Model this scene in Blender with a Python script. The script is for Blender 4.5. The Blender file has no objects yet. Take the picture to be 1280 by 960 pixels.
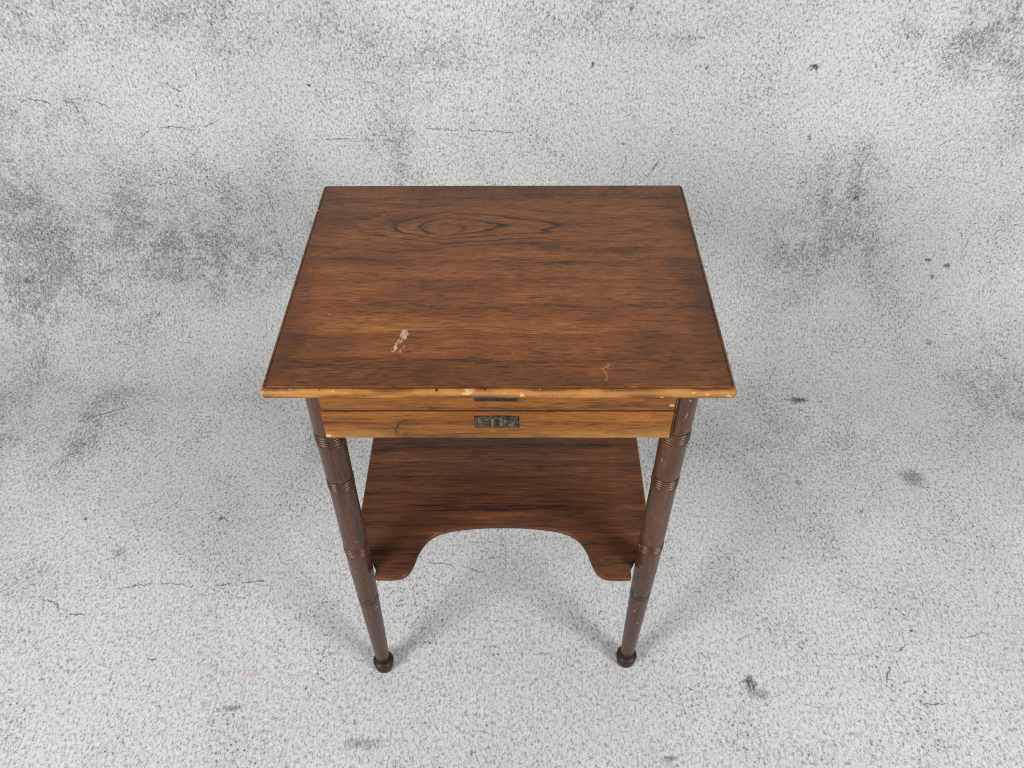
import bpy, bmesh, math, random
from mathutils import Vector, Matrix

sc = bpy.context.scene
C = sc.collection

# ------------------------------------------------------------------ camera
cam = bpy.data.cameras.new('camera')
cam.sensor_width = 36.0
cam.lens = 1013.52 / 1280 * 36.0
cam.clip_start, cam.clip_end = 0.01, 100
cam_o = bpy.data.objects.new('camera', cam)
C.objects.link(cam_o)
pitch, yaw, roll = 0.7886, -0.0094, -0.0067
fw = Vector((math.sin(yaw)*math.cos(pitch), math.cos(yaw)*math.cos(pitch), -math.sin(pitch)))
r0 = Vector((math.cos(yaw), -math.sin(yaw), 0)); u0 = r0.cross(fw)
rt = r0*math.cos(roll) + u0*math.sin(roll)
up = -r0*math.sin(roll) + u0*math.cos(roll)
m3 = Matrix((rt, up, -fw)).transposed()
cam_o.matrix_world = Matrix.Translation((0.0219, -0.8579, 1.3938)) @ m3.to_4x4()
sc.camera = cam_o

# ------------------------------------------------------------------ room light (studio: no sky, no sun)
w = bpy.data.worlds.new('World'); sc.world = w; w.use_nodes = True
w.node_tree.nodes['Background'].inputs[0].default_value = (1.0, 1.0, 1.0, 1)
w.node_tree.nodes['Background'].inputs[1].default_value = 0.14

def softbox(name, loc, aim, size, power, col):
    l = bpy.data.lights.new(name, 'AREA'); l.shape = 'RECTANGLE'
    l.size, l.size_y = size; l.energy = power; l.color = col
    o = bpy.data.objects.new(name, l); C.objects.link(o)
    o.location = loc
    o.rotation_euler = (Vector(aim) - Vector(loc)).to_track_quat('-Z', 'Y').to_euler()
    return o
softbox('softbox', (-1.95, -1.90, 1.95), (-0.1, 0.35, 0.55), (1.0, 1.0), 88, (1.0, 0.99, 0.965))
softbox('softbox', (2.00, -1.85, 1.95), (0.1, 0.35, 0.55), (1.0, 1.0), 82, (1.0, 0.99, 0.965))

sc.render.engine = 'CYCLES'
sc.cycles.max_bounces = 3; sc.cycles.diffuse_bounces = 2; sc.cycles.glossy_bounces = 2
sc.cycles.use_denoising = False
sc.cycles.filter_width = 1.1
sc.cycles.sample_clamp_indirect = 4.0
sc.view_settings.view_transform = 'Standard'
sc.view_settings.look = 'None'
sc.view_settings.exposure = 0.0
sc.view_settings.gamma = 1.0
sc.view_settings.use_curve_mapping = False

# ------------------------------------------------------------------ node helpers
DIM = '3D'
class S:
    """a socket with arithmetic"""
    def __init__(self, t, s): self.t, self.s = t, s
    def _m(self, op, b=None, c=None, clamp=False):
        n = self.t.nodes.new('ShaderNodeMath'); n.operation = op; n.use_clamp = clamp
        self.t.links.new(self.s, n.inputs[0])
        for i, v in ((1, b), (2, c)):
            if v is None: continue
            if isinstance(v, S): self.t.links.new(v.s, n.inputs[i])
            else: n.inputs[i].default_value = v
        return S(self.t, n.outputs[0])
    def __add__(a, b): return a._m('ADD', b)
    __radd__ = __add__
    def __sub__(a, b): return a._m('SUBTRACT', b)
    def __rsub__(a, b): return (a*-1.0) + b
    def __mul__(a, b): return a._m('MULTIPLY', b)
    __rmul__ = __mul__
    def __truediv__(a, b): return a._m('DIVIDE', b)
    def max(a, b): return a._m('MAXIMUM', b)
    def min(a, b): return a._m('MINIMUM', b)
    def abs(a): return a._m('ABSOLUTE')
    def sin(a): return a._m('SINE')
    def fract(a): return a._m('FRACT')
    def exp(a): return a._m('EXPONENT')
    def pow(a, b): return a._m('POWER', b)
    def clamp(a): return a._m('MAXIMUM', 0.0)._m('MINIMUM', 1.0)
    def inv(a): return (1.0 - a)
    def ramp(a, lo, hi, to0=0.0, to1=1.0, smooth=True):
        n = a.t.nodes.new('ShaderNodeMapRange'); n.interpolation_type = 'SMOOTHSTEP' if smooth else 'LINEAR'
        a.t.links.new(a.s, n.inputs[0])
        for i, v in ((1, lo), (2, hi), (3, to0), (4, to1)):
            if isinstance(v, S): a.t.links.new(v.s, n.inputs[i])
            else: n.inputs[i].default_value = v
        return S(a.t, n.outputs[0])

class V(S):
    """a vector socket"""
    def vm(self, op, b=None, scale=None, out=0):
        n = self.t.nodes.new('ShaderNodeVectorMath'); n.operation = op
        self.t.links.new(self.s, n.inputs[0])
        if b is not None:
            if isinstance(b, S): self.t.links.new(b.s, n.inputs[1])
            else: n.inputs[1].default_value = b
        if scale is not None:
            if isinstance(scale, S): self.t.links.new(scale.s, n.inputs['Scale'])
            else: n.inputs['Scale'].default_value = scale
        o = n.outputs['Value'] if op in ('LENGTH', 'DOT_PRODUCT', 'DISTANCE') else n.outputs['Vector']
        return (S if op in ('LENGTH', 'DOT_PRODUCT', 'DISTANCE') else V)(self.t, o)
    def __add__(a, b): return a.vm('ADD', b)
    def __sub__(a, b): return a.vm('SUBTRACT', b)
    def __mul__(a, b): return a.vm('MULTIPLY', b)
    def scl(a, k): return a.vm('SCALE', scale=k)
    def xyz(a):
        n = a.t.nodes.new('ShaderNodeSeparateXYZ'); a.t.links.new(a.s, n.inputs[0])
        return [S(a.t, o) for o in n.outputs]
    def noise(a, scale=1.0, detail=2.0, rough=0.5, dist=0.0, vec=False):
        n = a.t.nodes.new('ShaderNodeTexNoise'); n.noise_dimensions = DIM; a.t.links.new(a.s, n.inputs['Vector'])
        n.inputs['Scale'].default_value = scale; n.inputs['Detail'].default_value = detail
        n.inputs['Roughness'].default_value = rough; n.inputs['Distortion'].default_value = dist
        return V(a.t, n.outputs['Color']) if vec else S(a.t, n.outputs[0])
    def voronoi(a, scale, feature='F1', rnd=1.0):
        n = a.t.nodes.new('ShaderNodeTexVoronoi'); n.voronoi_dimensions = DIM; n.feature = feature; a.t.links.new(a.s, n.inputs['Vector'])
        n.inputs['Scale'].default_value = scale; n.inputs['Randomness'].default_value = rnd
        return S(a.t, n.outputs['Distance'])

def comb(x, y, z=0.0):
    t = x.t; n = t.nodes.new('ShaderNodeCombineXYZ')
    for i, v in enumerate((x, y, z)):
        if isinstance(v, S): t.links.new(v.s, n.inputs[i])
        else: n.inputs[i].default_value = v
    return V(t, n.outputs[0])
def mixc(f, a, b):
    """mix two colours (tuples or sockets) by the factor socket f"""
    n = f.t.nodes.new('ShaderNodeMix'); n.data_type = 'RGBA'; n.clamp_factor = True
    f.t.links.new(f.s, n.inputs[0])
    for i, v in ((6, a), (7, b)):
        if isinstance(v, S): f.t.links.new(v.s, n.inputs[i])
        else: n.inputs[i].default_value = (*v, 1)
    return S(f.t, n.outputs[2])
def material(name):
    m = bpy.data.materials.new(name); m.use_nodes = True
    t = m.node_tree; p = t.nodes['Principled BSDF']
    tc = t.nodes.new('ShaderNodeTexCoord')
    return m, t, p, tc
def put(t, sock, v):
    if isinstance(v, S): t.links.new(v.s, sock)
    else: sock.default_value = v
def bump(t, p, h, dist, strength=1.0):
    n = t.nodes.new('ShaderNodeBump'); n.inputs['Distance'].default_value = dist; n.inputs['Strength'].default_value = strength
    t.links.new(h.s, n.inputs['Height']); t.links.new(n.outputs[0], p.inputs['Normal'])
def segdist(p, lines):
    """least distance of vector socket p to any of the polylines"""
    d = None
    for l in lines:
        for a, b in zip(l, l[1:]):
            ba = Vector((b[0]-a[0], b[1]-a[1], 0)); L2 = max(ba.length_squared, 1e-9)
            pa = p - (a[0], a[1], 0.0)
            h = pa.vm('DOT_PRODUCT', tuple(ba / L2)).clamp()
            n = p.t.nodes.new('ShaderNodeVectorMath'); n.operation = 'SCALE'
            n.inputs[0].default_value = tuple(ba); p.t.links.new(h.s, n.inputs['Scale'])
            e = (pa - V(p.t, n.outputs[0])).vm('LENGTH')
            d = e if d is None else d.min(e)
    return d
def blobsum(p, blobs, soft=True):
    acc = None
    for x, y, rx, ry, a in blobs:
        r = ((p - (x, y, 0.0)) * (1/rx, 1/ry, 0.0)).vm('LENGTH')
        v = r.ramp(1.5 if soft else 1.1, 0.1 if soft else 0.6, 0.0, a)
        acc = v if acc is None else (acc + v if soft else acc.max(v))
    return acc
# print of the sheet, in metres (across, along): worn patches, stains, hairline cracks
BLOBS=[ (-1.185,0.948,0.098,0.196,0.80),(-1.159,0.764,0.121,0.100,0.40),(-0.753,0.926,0.215,0.127,0.50),(-0.843,0.803,0.181,0.080,0.30),(-0.261,1.138,0.051,0.120,0.40),(-0.139,1.339,0.100,0.051,0.30),(-0.627,1.438,0.144,0.047,0.35),(-0.925,1.454,0.095,0.046,0.30),(0.807,1.054,0.070,0.095,0.50),(0.759,0.862,0.138,0.101,0.40),(1.018,1.402,0.064,0.096,0.50),(1.117,1.212,0.052,0.113,0.35),(0.107,1.428,0.144,0.047,0.25),(0.348,1.419,0.096,0.032,0.25),(-0.945,0.396,0.112,0.136,0.40),(-1.180,0.421,0.057,0.177,0.40),(0.664,0.360,0.127,0.144,0.22),(1.185,0.500,0.095,0.106,0.40),(-0.949,-0.041,0.047,0.069,0.30),(0.788,1.441,0.063,0.023,0.30),(-0.345,1.406,0.081,0.048,0.30),(-1.014,1.198,0.106,0.114,0.15),(-0.388,0.336,0.090,0.094,0.20) ]
MARKS=[ (0.6393,1.3306,0.0116,0.0068,0.90),(0.1784,1.3385,0.0050,0.0068,0.80),(0.6863,0.4734,0.0265,0.0092,0.85),(0.8772,0.2409,0.0277,0.0262,0.50),(0.4342,-0.2214,0.0099,0.0203,0.80),(0.4472,-0.2402,0.0168,0.0114,0.45),(1.0366,0.8516,0.0099,0.0040,0.80),(1.0865,0.8375,0.0099,0.0050,0.80),(1.0532,0.8096,0.0060,0.0060,0.70),(0.7540,-0.1196,0.0059,0.0032,0.90),(-0.4739,-0.2667,0.0209,0.0056,0.50),(0.2732,-0.3491,0.0133,0.0064,0.60),(-0.4199,1.2954,0.0042,0.0044,0.90),(-0.8775,0.1315,0.0050,0.0060,0.90),(-1.2056,0.8016,0.0101,0.0100,0.60),(0.8172,1.0201,0.0094,0.0087,0.60),(-0.5964,0.1319,0.0067,0.0060,0.60),(0.7378,0.1498,0.0067,0.0061,0.60),(0.6266,0.2275,0.0104,0.0065,0.40),(0.2600,1.1569,0.0054,0.0039,0.70),(0.6699,1.1715,0.0053,0.0077,0.60),(-0.0553,-0.3384,0.0027,0.0065,0.80),(-0.2362,-0.3272,0.0337,0.0105,0.40),(0.4170,1.3295,0.0033,0.0034,0.80),(0.2484,1.4507,0.0047,0.0092,0.70),(1.0411,0.6441,0.0079,0.0064,0.60),(-0.5768,0.9257,0.0117,0.0063,0.40),(-0.7788,0.0497,0.0129,0.0113,0.35) ]
LINES=[ [(-1.099,1.247),(-1.064,1.247),(-1.029,1.268),(-0.990,1.258),(-0.954,1.261),(-0.935,1.257),(-0.931,1.232)],[(-0.923,1.266),(-0.886,1.259),(-0.863,1.246)],[(-0.818,1.175),(-0.786,1.194),(-0.739,1.201),(-0.678,1.197),(-0.639,1.212)],[(-0.524,1.174),(-0.481,1.166),(-0.418,1.170),(-0.346,1.172),(-0.302,1.166)],[(-0.175,1.196),(-0.096,1.190),(0.010,1.186)],[(-0.750,-0.032),(-0.676,-0.020),(-0.611,-0.028),(-0.542,-0.023),(-0.474,-0.016)],[(-0.905,-0.055),(-0.871,-0.062),(-0.830,-0.087),(-0.799,-0.089)],[(-0.992,0.371),(-0.964,0.421),(-0.899,0.452)],[(1.008,0.726),(1.048,0.754),(1.071,0.756)],[(1.019,0.778),(1.048,0.754)],[(-0.650,1.358),(-0.653,1.312)],[(-0.156,0.027),(-0.100,0.021),(-0.036,0.001)],[(0.831,-0.132),(0.861,-0.129),(0.894,-0.121)],[(-0.734,1.301),(-0.693,1.280)],[(0.283,1.107),(0.323,1.076),(0.345,1.117)],[(-0.657,-0.176),(-0.634,-0.178)],[(0.672,-0.228),(0.689,-0.191),(0.708,-0.168),(0.734,-0.145)],[(0.707,-0.257),(0.763,-0.255)],[(0.388,-0.138),(0.420,-0.161)],[(-0.896,0.693),(-0.877,0.723)] ]

# ------------------------------------------------------------------ backdrop: one sheet, floor sweeping up into the wall
def attr(t, name, out='Fac'):
    n = t.nodes.new('ShaderNodeAttribute'); n.attribute_type = 'GEOMETRY'; n.attribute_name = name
    return n
def cracks_and_stains(t, uv, c, f1):
    q2 = uv + (uv.noise(75, 3, .7, vec=True) - (.5, .5, .5)).scl(.014)
    # hairline cracks and single stains of the print
    ds = []
    for k in range(4):
        n = attr(t, 'crack%d' % k)
        a = V(t, n.outputs['Vector']).xyz(); bw = S(t, n.outputs['Alpha'])
        A = comb(a[0], a[1], 0.0); ba = comb(a[2], bw, 0.0) - A
        pa = comb(*q2.xyz()[:2], 0.0) - A
        h = (pa.vm('DOT_PRODUCT', ba) / ba.vm('DOT_PRODUCT', ba)).clamp()
        e = (pa - ba.scl(h)).vm('LENGTH')
        ds.append(e)
    dl, df = ds[0].min(ds[1]), ds[2].min(ds[3])
    wv = uv.noise(26, 2, .6)
    crack = dl.ramp(wv.ramp(.35, .68, .0009, .0025), .0003) * wv.ramp(.36, .55)
    c = mixc(crack * .85, c, (.075, .075, .08))
    fine = df.ramp(.0016, .0002) * wv.ramp(.42, .58)
    c = mixc(fine * .45, c, (.10, .10, .105))
    spot = None
    for k in range(2):
        n = attr(t, 'stain%d' % k)
        a = V(t, n.outputs['Vector']).xyz(); ry = S(t, n.outputs['Alpha'])
        d = comb(*q2.xyz()[:2], 0.0) - comb(a[0], a[1], 0.0)
        dx, dy, _ = d.xyz()
        r = comb(dx / a[2], dy / ry, 0.0).vm('LENGTH')
        v = r.ramp(1.35, .35) * S(t, attr(t, 'stain_depth%d' % k).outputs['Fac'])
        spot = v if spot is None else spot.max(v)
    c = mixc((spot * f1.ramp(.30, .50) * 1.15).clamp(), c, (.045, .047, .05))
    pink = blobsum(q2, [(-.454, -.2015, .024, .006, .5)], soft=False) * f1.ramp(.38, .5)
    c = mixc(pink, c, (.46, .26, .30))
    return c
def backdrop_material(marked):
    global DIM
    DIM = '2D'                                       # the sheet's print is flat
    m, t, p, tc = material('printed concrete sheet, cracked' if marked else 'printed concrete sheet')
    uv = V(t, tc.outputs['UV'])                     # metres across, metres along the sheet
    patches = S(t, attr(t, 'worn').outputs['Fac'])
    mid = (uv * (1.0, .62, 1.0)).noise(8, 4, .72)
    clot = (uv * (1.0, .8, 1.0)).noise(24, 4, .78)
    dens = (patches*(clot.ramp(.26, .66)*1.5 + .3) + mid.ramp(.40, .84)*.26 + (clot - .46)*.42).clamp()
    # flecks: small ragged dark pits, thicker where the print is worn
    f1 = (uv * (1.0, .66, 1.0)).noise(215, 3, .88)
    f2 = (uv * (1.0, .80, 1.0) + (3.1, 1.7, 0)).noise(105, 3, .75)
    thr = dens.ramp(0, 1, .482, .375, smooth=False)
    fleck = f1.ramp(thr, thr + .20)
    fleck2 = f2.ramp(thr + .045, thr + .19)
    light = mixc(uv.noise(1.6, 2, .6).ramp(.3, .7), (.520, .526, .530), (.598, .601, .602))
    c = mixc(dens * .34, light, (.33, .335, .34))
    c = mixc(f1.ramp(.42, .22) * .60, c, (.90, .90, .89))
    c = mixc((fleck*.62 + fleck2*.24).clamp(), c, (.085, .087, .092))
    # pinholes
    pits = uv.voronoi(48).ramp(.13, .06)
    c = mixc(pits * mid.ramp(.50, .62) * .75, c, (.07, .07, .075))
    if marked: c = cracks_and_stains(t, uv, c, f1)
    put(t, p.inputs['Base Color'], c)
    put(t, p.inputs['Roughness'], .6)
    put(t, p.inputs['Specular IOR Level'], .25)
    DIM = '3D'
    return m

def build_backdrop():
    from mathutils import noise as mn
    Y0, R, X, ST_ = 0.50, 0.30, 2.6, .025
    S0, S1 = -2.4, Y0 + R*math.pi/2 + 2.2
    nx, ns = int(2*X/ST_), int((S1-S0)/ST_)
    def place(s):
        if s < Y0: return s, 0.0
        a = (s-Y0)/R
        if a < math.pi/2: return Y0 + R*math.sin(a), R - R*math.cos(a)
        return Y0 + R, R + s - Y0 - R*math.pi/2
    vs, fs, uvs, worn = [], [], [], []
    for j in range(ns+1):
        s = S0 + (S1-S0)*j/ns; y, z = place(s)
        for i in range(nx+1):
            x = -X + 2*X*i/nx
            vs.append((x, y, z)); uvs.append((x, s))
            wx = x + .10*mn.noise((x*6, s*6, 1.3)) + .04*mn.noise((x*19, s*19, 4.1))
            ws = s + .10*mn.noise((x*6, s*6, 8.7)) + .04*mn.noise((x*19, s*19, 6.2))
            a = 0.0
            for bx, by, rx, ry, k in BLOBS:
                d2 = ((wx-bx)/rx)**2 + ((ws-by)/ry)**2
                if d2 < 9: a += k*math.exp(-d2*.75)
            if abs(x) > 1.3 or s < -.45 or s > 1.55: a += .5*max(0, mn.noise((x*2.2, s*2.2, 3.0)))     # the print goes on out of view
            worn.append(min(a*(1 + .8*mn.noise((x*22, s*22, 2.2))), 1.0))
    k = nx+1
    for j in range(ns):
        for i in range(nx): fs.append((j*k+i, j*k+i+1, (j+1)*k+i+1, (j+1)*k+i))
    me = bpy.data.meshes.new('backdrop')
    me.from_pydata(vs, [], fs)
    ul = me.uv_layers.new(name='UVMap')
    for lp in me.loops: ul.data[lp.index].uv = uvs[lp.vertex_index]
    me.attributes.new('worn', 'FLOAT', 'POINT').data.foreach_set('value', worn)
    far = (50.0, 50.0, 50.1, 50.0)
    rnd = random.Random(11); hair = []               # faint hairlines of the print
    for _ in range(110):
        x, s_, a = rnd.uniform(-1.6, 1.6), rnd.uniform(-.6, 1.7), rnd.choice((0, 0, math.pi/2)) + rnd.gauss(0, .5); l = [(x, s_)]
        for _ in range(rnd.randint(3, 8)):
            a += rnd.gauss(0, .35); d = rnd.uniform(.012, .030); x += d*math.cos(a); s_ += d*math.sin(a); l.append((x, s_))
        hair.append(l)
    def near_faces(lo_x, hi_x, lo_s, hi_s, pad):
        i0, i1 = int((lo_x-pad+X)/ST_), int((hi_x+pad+X)/ST_); j0, j1 = int((lo_s-pad-S0)/(S1-S0)*ns), int((hi_s+pad-S0)/(S1-S0)*ns)
        for jj in range(max(j0, 0), min(j1, ns-1)+1):
            for ii in range(max(i0, 0), min(i1, nx-1)+1): yield jj*nx+ii, -X + (ii+.5)*2*X/nx, S0 + (jj+.5)*(S1-S0)/ns
    def collect(lines):
        found = {}
        for l in lines:
            for (ax, ay), (bx, by) in zip(l, l[1:]):
                dx, dy = bx-ax, by-ay
                for f, cx, cs in near_faces(min(ax, bx), max(ax, bx), min(ay, by), max(ay, by), .035):
                    u = max(0, min(1, ((cx-ax)*dx + (cs-ay)*dy)/(dx*dx+dy*dy)))
                    found.setdefault(f, []).append((math.hypot(cx-ax-dx*u, cs-ay-dy*u), (ax, ay, bx, by)))
        return {f: [g for _, g in sorted(v)] for f, v in found.items()}
    bold, faint, marks = collect(LINES), collect(hair), {}
    for g in MARKS:
        for f, cx, cs in near_faces(g[0]-g[2]*1.4, g[0]+g[2]*1.4, g[1]-g[3]*1.4, g[1]+g[3]*1.4, .03):
            marks.setdefault(f, []).append((math.hypot((cx-g[0])/(g[2]+.02), (cs-g[1])/(g[3]+.02)), g))
    pinkf = {f for f, _, _ in near_faces(-.50, -.41, -.24, -.16, 0)}
    nf = len(fs)
    cr = [list(far)*nf for _ in range(4)]; stn = [[50.0, 50.0, .01, .01]*nf for _ in range(2)]; dep = [[0.0]*nf for _ in range(2)]
    slot = [0]*nf
    for f in pinkf: slot[f] = 1
    for base, src in ((0, bold), (2, faint)):
        for f, gs in src.items():
            slot[f] = 1
            for n, g in enumerate(gs[:2]): cr[base+n][f*4:f*4+4] = g
    for f, v in marks.items():
        slot[f] = 1
        for n, (_, g) in enumerate(sorted(v)[:2]): stn[n][f*4:f*4+4] = g[:4]; dep[n][f] = g[4]
    for n in range(4): me.attributes.new('crack%d' % n, 'FLOAT_COLOR', 'FACE').data.foreach_set('color', cr[n])
    for n in range(2):
        me.attributes.new('stain%d' % n, 'FLOAT_COLOR', 'FACE').data.foreach_set('color', stn[n])
        me.attributes.new('stain_depth%d' % n, 'FLOAT', 'FACE').data.foreach_set('value', dep[n])
    for f in me.polygons: f.use_smooth = True
    me.materials.append(backdrop_material(False)); me.materials.append(backdrop_material(True))
    me.polygons.foreach_set('material_index', slot)
    o = bpy.data.objects.new('backdrop', me); C.objects.link(o)
    o['kind'] = 'structure'
    o['label'] = 'pale grey concrete-look backdrop sheet sweeping from floor up into wall'
    return o
build_backdrop()

# ------------------------------------------------------------------ wood
H, HW, HD = 0.740, 0.5437/2, 0.4386/2          # table height, half width, half depth (metres)
def wood(name, along='x', dark=(.030, .013, .007), mid=(.115, .043, .018), lite=(.27, .115, .042),
         rough=.42, eye=None, gloss=.45, seed=0.0, stain=.5, extra=None, ringk=55, con=1.0, ls=1.0, fs=1.0, bm=.45, bk=.95, pk=1.0, coat=.0):
    """stained wood; the grain runs along the named axis"""
    m, t, p, tc = material(name)
    ob = V(t, tc.outputs['Object'])
    x, y, z = ob.xyz()
    if along == 'x': L, a, b = x, y, z
    else: L, a, b = z, x, y
    L = L*ls + seed
    # large slow wander of the grain
    wander = comb(L*3.0, a*7.0, b*7.0).noise(1, 3, .5) - .5
    a2 = a + wander*.022
    f = a2*ringk + b*ringk*.8
    if eye:
        ex, ey = eye
        dx = (x - ex); dy = (y - ey) + wander*.012
        r2 = (dx*.50).max(dx*-1.15)*(1/.080) + (dy*dy)*(1/.00100)
        f = f*.36 + (r2*-.60).exp()*4.8
        r3 = (dx*dx)*(1/.00042) + (dy*dy)*(1/.00011)
        core = r3.ramp(1.9, .7)
    ringn = comb(L*4, a2*60, b*60).noise(1, 3, .6)
    ring = (f + ringn*1.1).fract()
    late = ring.ramp(.50, .93) * ring.ramp(1.0, .95)              # dark late-wood line of each ring
    fib = comb(L*20, a2*(380*fs), b*(380*fs)).noise(1, 3, .65)              # fibres
    fib2 = comb(L*45 + 5, a2*1100, b*1100).noise(1, 2, .6)
    pore = comb(L*38, a2*560, b*560).noise(1, 2, .55).ramp(.565, .66)
    band = comb(L*2.0 + 9, a2*22, b*22).noise(1, 4, .6)           # broad streaks
    blotch = comb(L*6 + 3, a*14, b*14).noise(1, 5, .65)
    v = ((band - .5)*bk + (fib - .5)*.80 + (fib2 - .5)*.80 + (blotch - .5)*.45)*con + .50 - late*.12
    c = mixc(v.ramp(.12, .52), dark, mid)
    c = mixc(v.ramp(.50, 1.0), c, lite)
    c = mixc(blotch.ramp(.57, .72) * stain, c, tuple(k*.62 for k in dark))
    c = mixc(pore * ((.40 + stain*.3)*pk), c, tuple(k*.55 for k in dark))
    if eye:
        near = ((dx - .04)*(dx - .04)*(1/.022) + (dy*dy)*(1/.0017)).ramp(1.6, .35)
        line = ring.ramp(.70, .90) * ring.ramp(1.0, .95)
        c = mixc(near * line * fib.ramp(.28, .52) * .85, c, tuple(k*.5 for k in dark))
        rim = r3.ramp(.9, 1.5) * r3.ramp(2.9, 1.9)
        c = mixc(rim * (dx.abs()*1.0).ramp(.012, .030) * fib.ramp(.35, .55) * .8, c, tuple(k*.5 for k in dark))
        c = mixc(core * .75, c, tuple(k*1.05 for k in mid))
    rr = rough
    h = fib*.6 - pore*.8
    if extra: c, h = extra(t, ob, c, h, fib)
    put(t, p.inputs['Base Color'], c)
    put(t, p.inputs['Roughness'], (blotch*.22 + (fib - .5)*.15 + (rr - .10)).clamp())
    put(t, p.inputs['Specular IOR Level'], gloss)
    p.inputs['Coat Weight'].default_value = coat
    p.inputs['Coat Roughness'].default_value = .25
    bump(t, p, h, .0007, bm)
    return m

def top_wear(t, ob, c, h, fib):
    x, y, z = ob.xyz()
    q = ob + (ob.noise(140, 3, .65, vec=True) - (.5, .5, .5)).scl(.010)
    flat = comb(*q.xyz()[:2], 0.0)
    # torn veneer chip and its splinters
    d0 = ((flat - (-.1158, -.1235, 0.0)) * (1/.0050, 1/.0088, 0.0)).vm('LENGTH')
    ci = (ob * (1.0, .45, 1.0)).noise(230, 3, .65)
    oval = d0.ramp(1.05, .80)
    tail = segdist(flat, [[(-.1175, -.131), (-.1215, -.1425), (-.1255, -.1535)], [(-.1200, -.133), (-.1225, -.139)]]).ramp(.0026, .0008) * ci.ramp(.34, .46)
    tail = tail.max(segdist(flat, [[(-.1128, -.142), (-.1150, -.149), (-.1168, -.1555)]]).ramp(.0015, .0005))
    c = mixc(oval.max(tail) * .85, c, mixc(ci.ramp(.36, .60), (.27, .135, .060), (.60, .43, .27)))
    c = mixc(oval * d0.ramp(.45, .85) * .2, c, (.70, .54, .37))
    # hook-shaped scratch, light scratches and specks
    scr = segdist(flat, [[(.1302, -.1756), (.1212, -.1836), (.1250, -.1915), (.1224, -.2045)]]).ramp(.0013, .0004)
    scr2 = segdist(flat, [[(-.215, -.020), (-.200, -.008)], 
                          [(.045, -.150), (.062, -.138)], [(-.19, .17), (-.15, .168)]]).ramp(.0010, .0003)*.25
    c = mixc((scr*.5).max(scr2), c, (.52, .30, .14))
    speck = ob.voronoi(62).ramp(.085, .055) * ob.noise(19, 2).ramp(.56, .66)
    c = mixc(speck*.75, c, (.50, .28, .13))
    # ink-dark stains of the polish
    dk = blobsum(comb(*(ob + (ob.noise(20, 4, .6, vec=True) - (.5, .5, .5)).scl(.07)).xyz()[:2], 0.0),
                 [(-.215, -.150, .05, .022, .55), (.185, -.140, .055, .022, .6), (-.19, .03, .05, .018, .45), (.15, .045, .05, .010, .7),
                  (.055, .062, .04, .010, .7), (-.24, .12, .03, .05, .4), (.22, .0, .04, .02, .35), (-.06, -.035, .09, .012, .45),
                  (.22, -.19, .06, .03, .5), (-.05, -.19, .08, .012, .3)])
    c = mixc((dk * fib.ramp(.30, .60)).clamp(), c, (.014, .0075, .005))
    xa, ya, _ = (ob + (ob.noise(9, 4, .65, vec=True) - (.5, .5, .5)).scl(.12)).xyz()
    rimd = (HW - xa.abs()).min(HD - ya.abs())
    c = mixc(rimd.ramp(.055, -.005) * fib.ramp(.22, .58) * .62, c, (.020, .0085, .005))
    return c, h

def edge_wear(t, ob, c, h, fib):
    q = ob + (ob.noise(180, 3, .6, vec=True) - (.5, .5, .5)).scl(.010)
    x, y, z = q.xyz()
    flat = comb(x, y, 0.0)
    front = ob.xyz()[1].ramp(-.2085, -.2125)
    # front edge rubbed down to bare wood
    rub = comb(ob.xyz()[0]*16, ob.xyz()[2]*90, 0.0).noise(1, 4, .6)
    c = mixc(front * rub.ramp(.28, .50), c, mixc(rub.ramp(.40, .66), (.20, .068, .011), (.42, .175, .031)))
    sidew = ob.xyz()[2].ramp(.7300, .7345) * (1.0 - ob.xyz()[2].ramp(.7358, .7372)) * comb(ob.xyz()[1]*22, ob.xyz()[0]*3, 0.0).noise(1, 3, .6).ramp(.34, .60)
    c = mixc(sidew * .65, c, (.36, .19, .075))
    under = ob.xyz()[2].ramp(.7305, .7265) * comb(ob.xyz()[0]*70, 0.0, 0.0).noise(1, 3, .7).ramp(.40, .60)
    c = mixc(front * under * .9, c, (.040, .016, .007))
    nick = comb(ob.xyz()[0]*55, ob.xyz()[2]*150, ob.xyz()[1]*55).noise(1, 2, .6).ramp(.69, .73)
    c = mixc(nick*.7, c, (.66, .42, .20))
    c = mixc(blobsum(comb(x, z, 0.0), [(-.0357, .7350, .0065, .0026, .9), (-.0310, .7378, .008, .0009, .8), (.0275, .7325, .0042, .0022, .9), (-.1487, .7268, .008, .0012, .8),
                            (-.270, .7320, .0035, .0045, .7), (.262, .7310, .005, .0018, .7), (.238, .7335, .002, .0018, .8)], soft=False), c, (.58, .36, .16))
    dent = comb(ob.xyz()[0]*120, ob.xyz()[2]*200, 0.0).noise(1, 2, .6).ramp(.68, .72)
    c = mixc(front*dent*.9, c, (.020, .010, .006))
    return c, h - nick*.8

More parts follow.
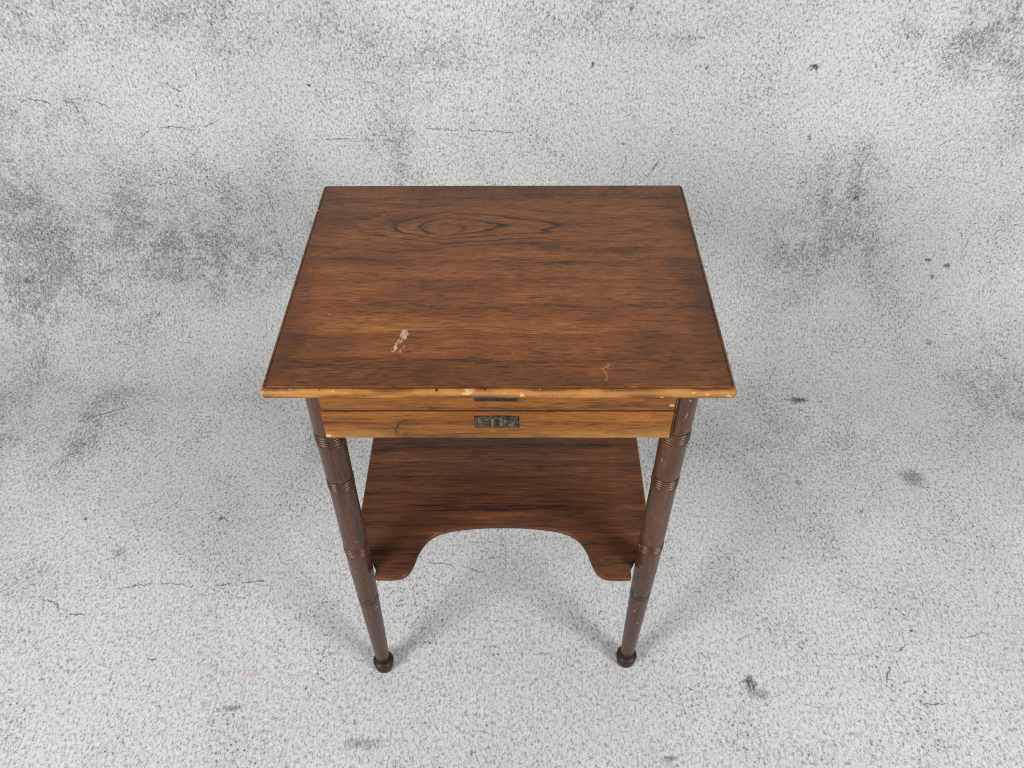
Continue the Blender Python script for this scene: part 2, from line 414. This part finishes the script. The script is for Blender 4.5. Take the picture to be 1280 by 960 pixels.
def apron_wear(t, ob, c, h, fib):
    x, y, z = (ob + (ob.noise(150, 3, .6, vec=True) - (.5, .5, .5)).scl(.004)).xyz()
    hook = segdist(comb(x, z, 0.0), [[(-.1112, .6735), (-.1182, .6720), (-.1263, .6585), (-.1238, .6462), (-.1134, .6500)]])
    k = hook.ramp(.0022, .0008)
    c = mixc(k*.85, c, (.022, .013, .010))
    c = mixc(hook.ramp(.011, .002)*.25, c, (.10, .045, .02))
    zz = ob.xyz()[2]
    low = comb(ob.xyz()[0]*9, zz*30, 0.0).noise(1, 3, .6)
    c = mixc(zz.ramp(.662, .644) * low.ramp(.35, .62) * .6, c, (.52, .25, .055))
    nick = comb(ob.xyz()[0]*60, zz*40, 0.0).noise(1, 2, .6).ramp(.66, .70) * zz.ramp(.650, .6455)
    nick = nick.max(blobsum(comb(x, z, 0.0), [(-.2095, .6465, .005, .003, 1), (.2035, .6995, .0035, .0025, .8)], soft=False))
    c = mixc(nick*.9, c, (.66, .45, .24))
    return c, h

def leg_wear(t, ob, c, h, fib):
    n = (ob * (1.0, 1.0, .6)).noise(95, 2, .6).ramp(.70, .735)
    c = mixc(n*.6, c, (.34, .19, .10))
    return c, h - n*.6

M_top = wood('top wood', dark=(.036, .0130, .0055), mid=(.205, .070, .020), lite=(.46, .190, .050), eye=(-.0812, .098), extra=top_wear, rough=.46, gloss=.32, stain=.36, con=1.0, ls=1.25, fs=1.25, bk=.62)
M_edge = wood('edge wood', dark=(.03, .012, .006), mid=(.10, .040, .015), lite=(.22, .095, .035), extra=edge_wear, rough=.45, gloss=.22)
M_apron = wood('apron wood', dark=(.085, .029, .007), mid=(.225, .080, .015), lite=(.42, .175, .034), extra=apron_wear, rough=.40, seed=4.2, stain=.3, gloss=.25, con=1.1)
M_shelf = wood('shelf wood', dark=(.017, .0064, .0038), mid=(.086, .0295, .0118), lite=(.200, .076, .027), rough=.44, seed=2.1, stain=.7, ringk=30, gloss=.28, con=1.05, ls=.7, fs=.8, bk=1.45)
M_leg = wood('leg wood', along='z', dark=(.024, .0098, .0055), mid=(.070, .0290, .0145), lite=(.150, .070, .034), rough=.30, stain=.25, gloss=.42, extra=leg_wear, ringk=70, con=.95, bm=.12, fs=.6, pk=.6)
M_band = wood('dark ring wood', along='z', dark=(.016, .008, .005), mid=(.034, .015, .009), lite=(.07, .03, .017), rough=.30, stain=.2, gloss=.55)
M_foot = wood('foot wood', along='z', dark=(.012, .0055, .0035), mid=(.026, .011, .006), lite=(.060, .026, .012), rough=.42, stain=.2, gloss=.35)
M_inside = wood('inner wood', dark=(.03, .013, .007), mid=(.09, .036, .016), lite=(.16, .07, .03), rough=.6, seed=7)

def metal(name, a, b, metallic=.75, rough=.45):
    m, t, p, tc = material(name)
    ob = V(t, tc.outputs['Object'])
    n = ob.noise(260, 3, .6)
    put(t, p.inputs['Base Color'], mixc(n.ramp(.40, .64), a, b))
    put(t, p.inputs['Metallic'], metallic)
    put(t, p.inputs['Roughness'], n*.4 + (rough - .2))
    bump(t, p, n, .0004, .4)
    return m
M_lock = metal('tarnished brass', (.045, .035, .022), (.17, .135, .085), .65, .45)
M_iron = metal('blackened iron', (.010, .010, .011), (.035, .033, .03), .5, .5)
M_hole = metal('keyhole dark', (.003, .003, .003), (.006, .006, .006), 0, .8)

# ------------------------------------------------------------------ mesh helpers
def link(name, me, mat, parent, smooth=None):
    o = bpy.data.objects.new(name, me); C.objects.link(o)
    if not me.materials: me.materials.append(mat)
    if parent is not None: o.parent = parent
    if smooth is not None:
        for f in me.polygons: f.use_smooth = True
        me.set_sharp_from_angle(angle=math.radians(smooth))
    return o
def bm_mesh(bm, name):
    bmesh.ops.recalc_face_normals(bm, faces=bm.faces)
    me = bpy.data.meshes.new(name); bm.to_mesh(me); bm.free(); return me
def box(name, x0, x1, y0, y1, z0, z1, mat, parent, bev=.0008):
    bm = bmesh.new()
    bmesh.ops.create_cube(bm, size=1)
    for v in bm.verts:
        v.co = ((x0+x1)/2 + v.co.x*(x1-x0), (y0+y1)/2 + v.co.y*(y1-y0), (z0+z1)/2 + v.co.z*(z1-z0))
    if bev: bmesh.ops.bevel(bm, geom=list(bm.edges), offset=bev, segments=2, profile=.5, affect='EDGES')
    return link(name, bm_mesh(bm, name), mat, parent, 40)
def lathe_mesh(name, prof, n=56):
    """prof: (radius, z) from top to bottom, closed on the axis"""
    bm = bmesh.new(); rings = []
    for r, z in prof:
        rings.append([bm.verts.new((r*math.cos(2*math.pi*i/n), r*math.sin(2*math.pi*i/n), z)) for i in range(n)])
    for a, b in zip(rings, rings[1:]):
        for i in range(n): bm.faces.new((a[i], a[(i+1) % n], b[(i+1) % n], b[i]))
    bm.faces.new(rings[0]); bm.faces.new(rings[-1])
    return bm_mesh(bm, name)
def rect_ring(hx, hy, r, k=5):
    """rounded rectangle outline"""
    pts = []
    r = max(r, 1e-4)
    for cx, cy, a0 in ((hx-r, hy-r, 0), (-hx+r, hy-r, 90), (-hx+r, -hy+r, 180), (hx-r, -hy+r, 270)):
        for i in range(k+1):
            a = math.radians(a0 + 90*i/k); pts.append((cx + r*math.cos(a), cy + r*math.sin(a)))
    return pts
def loft(name, levels, cap0=True, cap1=True, ring=False):
    """levels: (outline points, z); faces between them"""
    bm = bmesh.new(); rs = [[bm.verts.new((x, y, z)) for x, y in pts] for pts, z in levels]
    n = len(rs[0])
    prs = list(zip(rs, rs[1:])) + ([(rs[-1], rs[0])] if ring else [])
    for a, b in prs:
        for i in range(n): bm.faces.new((a[i], a[(i+1) % n], b[(i+1) % n], b[i]))
    if cap0 and not ring: bm.faces.new(rs[0])
    if cap1 and not ring: bm.faces.new(rs[-1])
    return bm_mesh(bm, name)

# ------------------------------------------------------------------ the table
LX, LY = 0.2169, 0.1839
table = bpy.data.objects.new('side_table', None); C.objects.link(table)
table['label'] = 'dark stained wooden lift-top side table with turned legs and arched lower shelf'
table['category'] = 'table'

# top board: flat panel, then a moulded edge set a step lower
def R_(inset, r): return rect_ring(HW-inset, HD-inset, r)
top = link('table_top', loft('table_top', [(R_(.0068, .0035), .7262), (R_(.0068, .0035), .7388), (R_(.0074, .0032), .7396), (R_(.0086, .0030), H)]), M_top, table, 30)
edge_prof = [(.0080, .7262), (.0066, .7262 + .0108)]
prof = [(.0072, .7245), (.0072, .7366), (.0060, .7378), (.0046, .7379), (.0030, .7370), (.0014, .7352), (.0004, .7330), (.0, .7306),
        (.0005, .7284), (.0016, .7266), (.0030, .7252), (.0042, .7245)]
edge = link('edge_moulding', loft('edge_moulding', [(R_(i, .0060-i*.3), z) for i, z in prof], ring=True), M_edge, top, 40)

# lid frame and box below it
AY = -.2039          # front face of the aprons
AX = .2110
LID0, LID1 = .6908, .7243
BOX0, BOX1 = .6425, .6888
lid = box('lid_rail', -AX, .2075, AY+.0004, AY+.018, LID0, LID1, M_apron, table, .0007)
front = box('front_apron', -AX-.0015, .2075, AY-.0006, AY+.018, BOX0, BOX1, M_apron, table, .0009)
for s in (-1, 1):
    xa, xb = (.2081, .2104) if s > 0 else (-.2150, -.2130)
    box('corner_bead', xa, xb, AY+.0008, AY+.018, BOX0+.0010, LID1, M_band if s < 0 else M_edge, table, .0006)
    box('side_apron', s*.2140 if s > 0 else -.2140-.0, s*.1980, -LY+.0166, LY-.0166, BOX0+.001, BOX1, M_apron, table)
    box('lid_side_rail', s*.2135, s*.1975, -LY+.0166, LY-.0166, LID0, LID1, M_apron, table)
box('back_apron', -.199, .199, .186, .2035, BOX0+.001, BOX1, M_apron, table)
box('lid_back_rail', -.199, .199, .186, .2035, LID0, LID1, M_apron, table)
box('box_bottom', -.1975, .1975, AY+.0185, .1855, BOX0+.003, BOX0+.010, M_inside, table)

box('seam_shade_strip', -AX+.001, .2070, AY+.0006, AY+.0175, BOX1+.0001, LID0-.0001, M_foot, table, 0)  # dark filler added in the lid gap, its colour standing in for shade
# lock plate let into the apron, its keyhole, and the strike plate above
lock = box('lock_plate', -.0284, .0231, AY-.0012, AY+.004, .6628, .6814, M_lock, front, .0005)
bm = bmesh.new()
def ng(pts, y0, y1):
    a = [bm.verts.new((x, y0, z)) for x, z in pts]; b = [bm.verts.new((x, y1, z)) for x, z in pts]
    bm.faces.new(a); bm.faces.new(b[::-1])
    for i in range(len(pts)): bm.faces.new((a[i], a[(i+1) % len(pts)], b[(i+1) % len(pts)], b[i]))
kx, kz = -.0030, .6745
pts = [(kx + .0024*math.cos(math.radians(a)), kz + .0024*math.sin(math.radians(a))) for a in range(-50, 231, 20)]
pts += [(kx-.0020, .6662), (kx+.0020, .6662)]
ng(pts, AY-.0016, AY-.0008)
link('keyhole', bm_mesh(bm, 'keyhole'), M_hole, lock)
# raised rim and the two cast panels of the plate
bm = bmesh.new()
def addbox(x0, x1, y0, y1, z0, z1):
    r = bmesh.ops.create_cube(bm, size=1)
    for v in r['verts']: v.co = ((x0+x1)/2 + v.co.x*(x1-x0), (y0+y1)/2 + v.co.y*(y1-y0), (z0+z1)/2 + v.co.z*(z1-z0))
for z0, z1 in ((.6813, .6824), (.6618, .6629)): addbox(-.0295, .0242, AY-.0009, AY+.002, z0, z1)
for x0, x1 in ((-.0295, -.0283), (.0230, .0242)): addbox(x0, x1, AY-.0009, AY+.002, .66295, .68125)
link('plate_rim', bm_mesh(bm, 'plate_rim'), M_iron, lock)
M_rib = metal('rubbed brass', (.16, .12, .07), (.42, .33, .19), .8, .4)
for x0, x1 in ((-.0262, -.0115), (.0060, .0208)):
    box('cast_panel', x0, x1, AY-.0024, AY, .6652, .6790, M_lock, lock, .0009)
for x0 in (-.0092, .0014):
    box('cast_rib', x0, x0+.0018, AY-.0026, AY, .6646, .6790, M_rib, lock, .0005)
box('strike_plate', -.0284, .0221, AY-.0010, AY+.003, .7076, .7215, M_iron, lid, .0004)

# turned legs
def leg_r(z):
    pts = [(.724, .0184), (.63, .0185), (.53, .0176), (.36, .0178), (.30, .0172), (.22, .0158), (.12, .0138), (.05, .0121), (0, .0115)]
    for (za, ra), (zb, rb) in zip(pts, pts[1:]):
        if z >= zb: return rb + (ra-rb)*(z-zb)/(za-zb)
    return .0115
BANDS = (.6305, .5372, .3820, .2480)
BH = .0125
def shaft_mesh():
    zs = [.7243]
    for b in BANDS: zs += [b+BH+.0001, b+BH-.0002, b-BH+.0002, b-BH-.0001]
    prof = []
    ins = False
    zlist = []
    cur = .7243
    out = [(leg_r(cur), cur)]
    for b in BANDS:
        top_, bot = b+BH, b-BH
        z = cur - .03
        while z > top_ + .01: out.append((leg_r(z), z)); z -= .03
        out += [(leg_r(top_), top_), (leg_r(top_)-.0035, top_-.0003), (leg_r(bot)-.0035, bot+.0003), (leg_r(bot), bot)]
        cur = bot
    z = cur - .03
    while z > .05: out.append((leg_r(z), z)); z -= .03
    out += [(leg_r(.034), .034), (.0112, .0325)]
    return lathe_mesh('leg', out)
def band_mesh(b, grooves, dep, proud=.0007):
    out = [(leg_r(b+BH)-.004, b+BH-.00005), (leg_r(b+BH), b+BH-.00005)]
    if grooves:
        pitch_ = .0046; z0 = b + pitch_*(grooves-1)/2
        out.append((leg_r(z0), z0 + .0028))
        for i in range(grooves):                      # round beads parted by narrow grooves
            zc = z0 - i*pitch_; r = leg_r(zc)
            out += [(r-dep, zc+.0003), (r-dep, zc-.0003)]
            if i < grooves-1:
                for u in (.62, .3, 0, -.3, -.62):
                    out.append((r-dep + (dep+proud)*math.cos(u*2.0)**.6, zc - pitch_/2 + u*pitch_*.6))
            else: out.append((r, zc - .0028))
    out += [(leg_r(b-BH), b-BH+.00005), (leg_r(b-BH)-.004, b-BH+.00005)]
    return lathe_mesh('ring_band', out)
shaft = shaft_mesh()
bands = [band_mesh(b, 5, .0016) for b in BANDS[:3]] + [band_mesh(BANDS[3], 3, .0007, 0.0)]
foot_me = lathe_mesh('foot', [(.0100, .0335), (.0127, .0333), (.0131, .0318), (.0125, .0300), (.0126, .0290), (.0142, .0281), (.0166, .0272), (.0178, .0256), (.0181, .0232),
                              (.0178, .0208), (.0166, .0192), (.0158, .0184), (.0158, .0176), (.0166, .0166), (.0170, .0140), (.0166, .0100),
                              (.0158, .0050), (.0148, .0015), (.0138, 0)])
for (sx, sy) in ((-1, -1), (1, -1), (-1, 1), (1, 1)):
    lg = link('leg', shaft, M_leg, table, 35)
    lg.location = (sx*LX, sy*LY, 0)
    if sy < 0:                                   # the old joints let the legs stand a touch out of plumb
        lean = .0055*sx                          # how far the foot sits behind its place
        lg.rotation_euler = (math.atan(lean/.70), 0, math.radians(40*sx))
        lg.location.y += lean
    else: lg.rotation_euler = (0, 0, math.radians(130 + 60*sx))
    for k, b in enumerate(bands): link('ring_band', b, M_leg if k < 3 else M_band, lg, 35)
    link('foot', foot_me, M_foot, lg, 35)

# lower shelf: notched round the legs, arched front and back between rounded tabs
def catmull(P, n=8):
    out = []
    for i in range(1, len(P)-2):
        p0, p1, p2, p3 = (Vector(v) for v in P[i-1:i+3])
        for k in range(n):
            u = k/n
            out.append(tuple(.5*((2*p1) + (-p0+p2)*u + (2*p0-5*p1+4*p2-p3)*u*u + (-p0+3*p1-3*p2+p3)*u**3)))
    out.append(tuple(P[-2])); return out
def shelf_outline(off=0.0):
    SW = .2313 - off
    rr = .0184 + off
    h = []                                       # right half of the front side, from the side edge to the centre
    a0 = math.acos((SW-LX)/rr)
    n = 9
    for i in range(n+1):
        a = a0 + (math.pi - .25 - a0)*i/n
        h.append((LX + rr*math.cos(a), -LY + rr*math.sin(a)))
    tx = .1942 - off
    h.append((tx, -.1870))
    cr = .0042; fy = -.2045 + off
    h.append((tx, fy+cr+.002))
    for i in range(1, 6):
        a = math.radians(90*i/6); h.append((tx - cr + cr*math.cos(a), fy + cr - cr*math.sin(a)))
    arch = [(.1900, fy), (.1780, fy), (.1620, fy+.0004), (.1500+off*.7, fy+.0040), (.1412+off, -.1915+off*.4), (.1352+off, -.1755), (.1285+off*.9, -.1530+off*.4), (.1140+off*.6, -.1310+off*.8),
            (.0890+off*.3, -.1180+off), (.0480, -.1112+off), (.0, -.1090+off), (-.048, -.1112+off)]
    h += [tuple(v[:2]) for v in catmull([(x, y, 0) for x, y in arch], 6)]
    full = h + [(-x, y) for x, y in reversed(h[:-1])]       # front, right to left
    return full + [(-x, -y) for x, y in full]               # and the back, turned half round
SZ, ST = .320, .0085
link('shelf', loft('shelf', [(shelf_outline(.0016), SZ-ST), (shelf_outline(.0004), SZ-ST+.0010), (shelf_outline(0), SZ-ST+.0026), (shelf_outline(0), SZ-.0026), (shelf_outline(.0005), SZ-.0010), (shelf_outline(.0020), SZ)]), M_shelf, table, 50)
